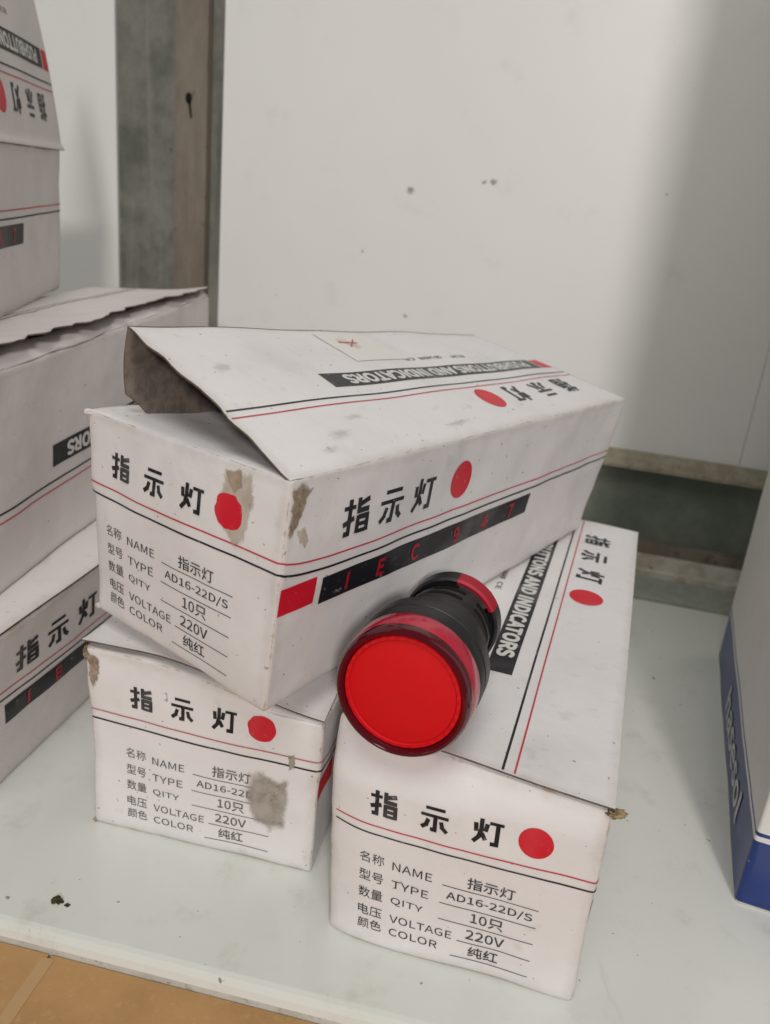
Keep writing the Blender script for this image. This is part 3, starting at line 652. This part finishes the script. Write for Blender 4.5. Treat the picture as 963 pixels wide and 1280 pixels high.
def gmat(z): return blue_m if (0.001 < z < 0.0222 or 0.0238 < z < 0.0250) else gw
mb = MB()
for z0, z1 in zip(GZ[:-1], GZ[1:]):
    mm = gmat((z0 + z1) / 2)
    mb.grid(lambda u, v: G_.at(u, 0, v), GX, [z0, z1], mm); mb.grid(lambda u, v: G_.at(u, GL, v), GX, [z0, z1], mm, True)
    mb.grid(lambda u, v: G_.at(0, u, v), GY, [z0, z1], mm, True); mb.grid(lambda u, v: G_.at(GW, u, v), GY, [z0, z1], mm)
mb.grid(lambda u, v: G_.at(u, v, GH), GX, GY, gw); mb.grid(lambda u, v: G_.at(u, v, 0), GX, GY, gw, True)
oG = mb.build('body', rG, weld=1e-6)
mb = MB()
P = Press(mb, lambda a, b, e=0: G_.at(0, GL - a, b, e))
P.text('hasesol', 0.60 * GL, 0.0115, greyl, width=0.070, height=0.0098, bold=0.012, shear=0.0, lift=0.0002)
append_print(oG, mb)

# ------------------------------------------------------------------ red indicator lamp
black_p = mat('black_moulded_plastic', (0.014, 0.014, 0.016), 0.42, 0.5); t = NT(black_p); v = t.coord()
t.l(t.mix(t.ramp(t.noise(v, 300, 4), 0.5, 0.8, 0, 0.4), (0.013, 0.013, 0.015), (0.05, 0.05, 0.052)), t.b.inputs['Base Color'])
lens_m = mat('red_diffuser', (0.62, 0.004, 0.012), 0.45, 0.2); lens_m.node_tree.nodes['Principled BSDF'].inputs['Subsurface Weight'].default_value = 0.15
lens_m.node_tree.nodes['Principled BSDF'].inputs['Subsurface Radius'].default_value = (0.004, 0.0005, 0.0005); lens_m.node_tree.nodes['Principled BSDF'].inputs['Subsurface Scale'].default_value = 0.5
t = NT(lens_m); v = t.coord(); t.bump(t.n('ShaderNodeTexVoronoi', i_Scale=1500.0).outputs['Distance'], 0.25, 0.0003); t.l(t.mix(t.ramp(t.noise(v, 160, 4), 0.4, 0.75, 0, 0.35), (0.72, 0.008, 0.012), (0.62, 0.008, 0.014)), t.b.inputs['Base Color'])
rim_m = mat('deep_red_clear_plastic', (0.085, 0.003, 0.009), 0.08, 0.6)
collar_m = mat('red_clear_plastic', (0.52, 0.012, 0.045), 0.16, 0.6)
redp = mat('red_paint', (0.42, 0.012, 0.030), 0.5, 0.4)
d_ = Vector((math.sin(R(17.5)), math.cos(R(17.5)), -0.055)).normalized()
LS = 1.07
Q = Vector((0.0075, 0.1552, 0.0749))
lx = Vector((0, 0, 1)).cross(d_).normalized(); ly = d_.cross(lx)
ML = Matrix((lx, ly, d_)).transposed().to_4x4()
lamp = empty('indicator_lamp', (Q.x, Q.y, 0.0583), 'red round indicator lamp with black body lying on the front right carton', 'lamp')
def lp(r_, ang, z): return Q + (lx * (r_ * math.cos(ang)) + ly * (r_ * math.sin(ang)) + d_ * z) * LS
def lathe(name, prof, m, n=72, parent=lamp, a0=0.0, a1=2 * math.pi):
    mb = MB(); full = abs(a1 - a0 - 2 * math.pi) < 1e-6
    angs = lin(a0, a1, n)[:-1] if full else lin(a0, a1, n)
    ids = [[mb.vert(lp(max(r_, 1e-5), q, z)) for q in angs] for r_, z in prof]
    for k in range(len(prof) - 1):
        for i in range(len(angs) if full else len(angs) - 1):
            j = (i + 1) % len(angs); mb.face((ids[k][i], ids[k][j], ids[k + 1][j], ids[k + 1][i]), m)
    o = mb.build(name, parent, weld=2e-6, angle=35); return o
def lens_rim():
    mb = MB(); n = 144
    prof = ((0.01155, 0.00085), (0.0118, 0.00045), (0.0125, 0.00055), (0.0128, 0.0016))
    ids = [[mb.vert(lp(r_, 2 * math.pi * i / n, z + (0.00008 if (i // 2) % 2 and k in (1, 2) else 0))) for i in range(n)] for k, (r_, z) in enumerate(prof)]
    for k in range(3):
        for i in range(n):
            j = (i + 1) % n; mb.face((ids[k][i], ids[k][j], ids[k + 1][j], ids[k + 1][i]), lens_m)
    mb.build('lens_rim', lamp, smooth=False)
lens_rim()
lathe('lens', [(0, 0.0002), (0.004, 0.0003), (0.009, 0.0006), (0.0122, 0.0011), (0.0126, 0.0016), (0.0126, 0.004)], lens_m)
lathe('bezel', [(0.0125, 0.0030), (0.0126, 0.0012), (0.0129, 0.0002), (0.0134, -0.0005), (0.0140, -0.0003), (0.0145, 0.0005), (0.0147, 0.0016), (0.0147, 0.0024)], rim_m)
lathe('collar', [(0.0147, 0.0024), (0.01485, 0.0030), (0.0149, 0.0078), (0.0147, 0.0082), (0.0138, 0.0083)], collar_m)
lathe('flange', [(0.0136, 0.0082), (0.0146, 0.0084), (0.0149, 0.0092), (0.0150, 0.0120), (0.0148, 0.0122), (0.0148, 0.0128), (0.0150, 0.0130), (0.0149, 0.0176), (0.0145, 0.0184), (0.0128, 0.0188)], black_p)
lathe('body', [(0.0134, 0.0184), (0.0132, 0.0200), (0.0126, 0.0216), (0.0126, 0.0226), (0.0122, 0.0228), (0.0118, 0.0270), (0.0116, 0.0272), (0.0116, 0.0280), (0.0117, 0.0282), (0.0108, 0.0366), (0.0098, 0.0374), (0.0084, 0.0376), (0.0084, 0.0460), (0.0080, 0.0466), (0, 0.0468)], black_p)
for z0, z1 in ((0.0296, 0.0318), (0.0340, 0.0362)):
    for q in range(6):
        a0 = R(8 + 60 * q); mb = MB()
        mb.grid(lambda a, z: lp(0.01178 - (z - 0.0282) * 0.107, a, z), lin(a0, a0 + R(42), 10), [z0, z1], hole_m); mb.build('vent_slot', lamp)
RP = [(0.0106, 0.0394), (0.0114, 0.0391), (0.0120, 0.0396), (0.0121, 0.0440), (0.0116, 0.0446), (0.0106, 0.0446), (0.0106, 0.0394)]
lathe('locking_ring', [(0.0084, 0.0404), (0.0106, 0.0398)] + RP[1:-2] + [(0.0106, 0.0442), (0.0084, 0.0436), (0.0084, 0.0404)], black_p, 60, lamp, R(150), R(452))
lathe('red_ring_segment', RP, redp, 14, lamp, R(92), R(150))

# ------------------------------------------------------------------ crumb on the shelf
def crumb(x, y, size, seed, label):
    b = bmesh.new(); bmesh.ops.create_icosphere(b, subdivisions=3, radius=1)
    for v_ in b.verts:
        k = 1 + 0.7 * noise.noise(v_.co * 1.7 + Vector((seed, 0, 0))); v_.co = Vector((v_.co.x * k * 1.25, v_.co.y * k, max(v_.co.z * k * 0.5, -0.3))) * size
    me = bpy.data.meshes.new('crumb'); b.to_mesh(me); b.free(); me.materials.append(SHRED2)
    o = bpy.data.objects.new('crumb', me); COL.objects.link(o); o.location = (x, y, size * 0.3); o['label'] = label; o['category'] = 'crumb'
SHRED2 = board_material('dark_crumb', (0.09, 0.07, 0.035), (0.045, 0.03, 0.02), 900)
crumb(-0.0735, 0.1601, 0.0011, 2, 'dark brown crumb lying on the shelf near its front edge')
crumb(-0.0706, 0.1592, 0.0005, 5, 'tiny brown speck right beside the larger crumb')
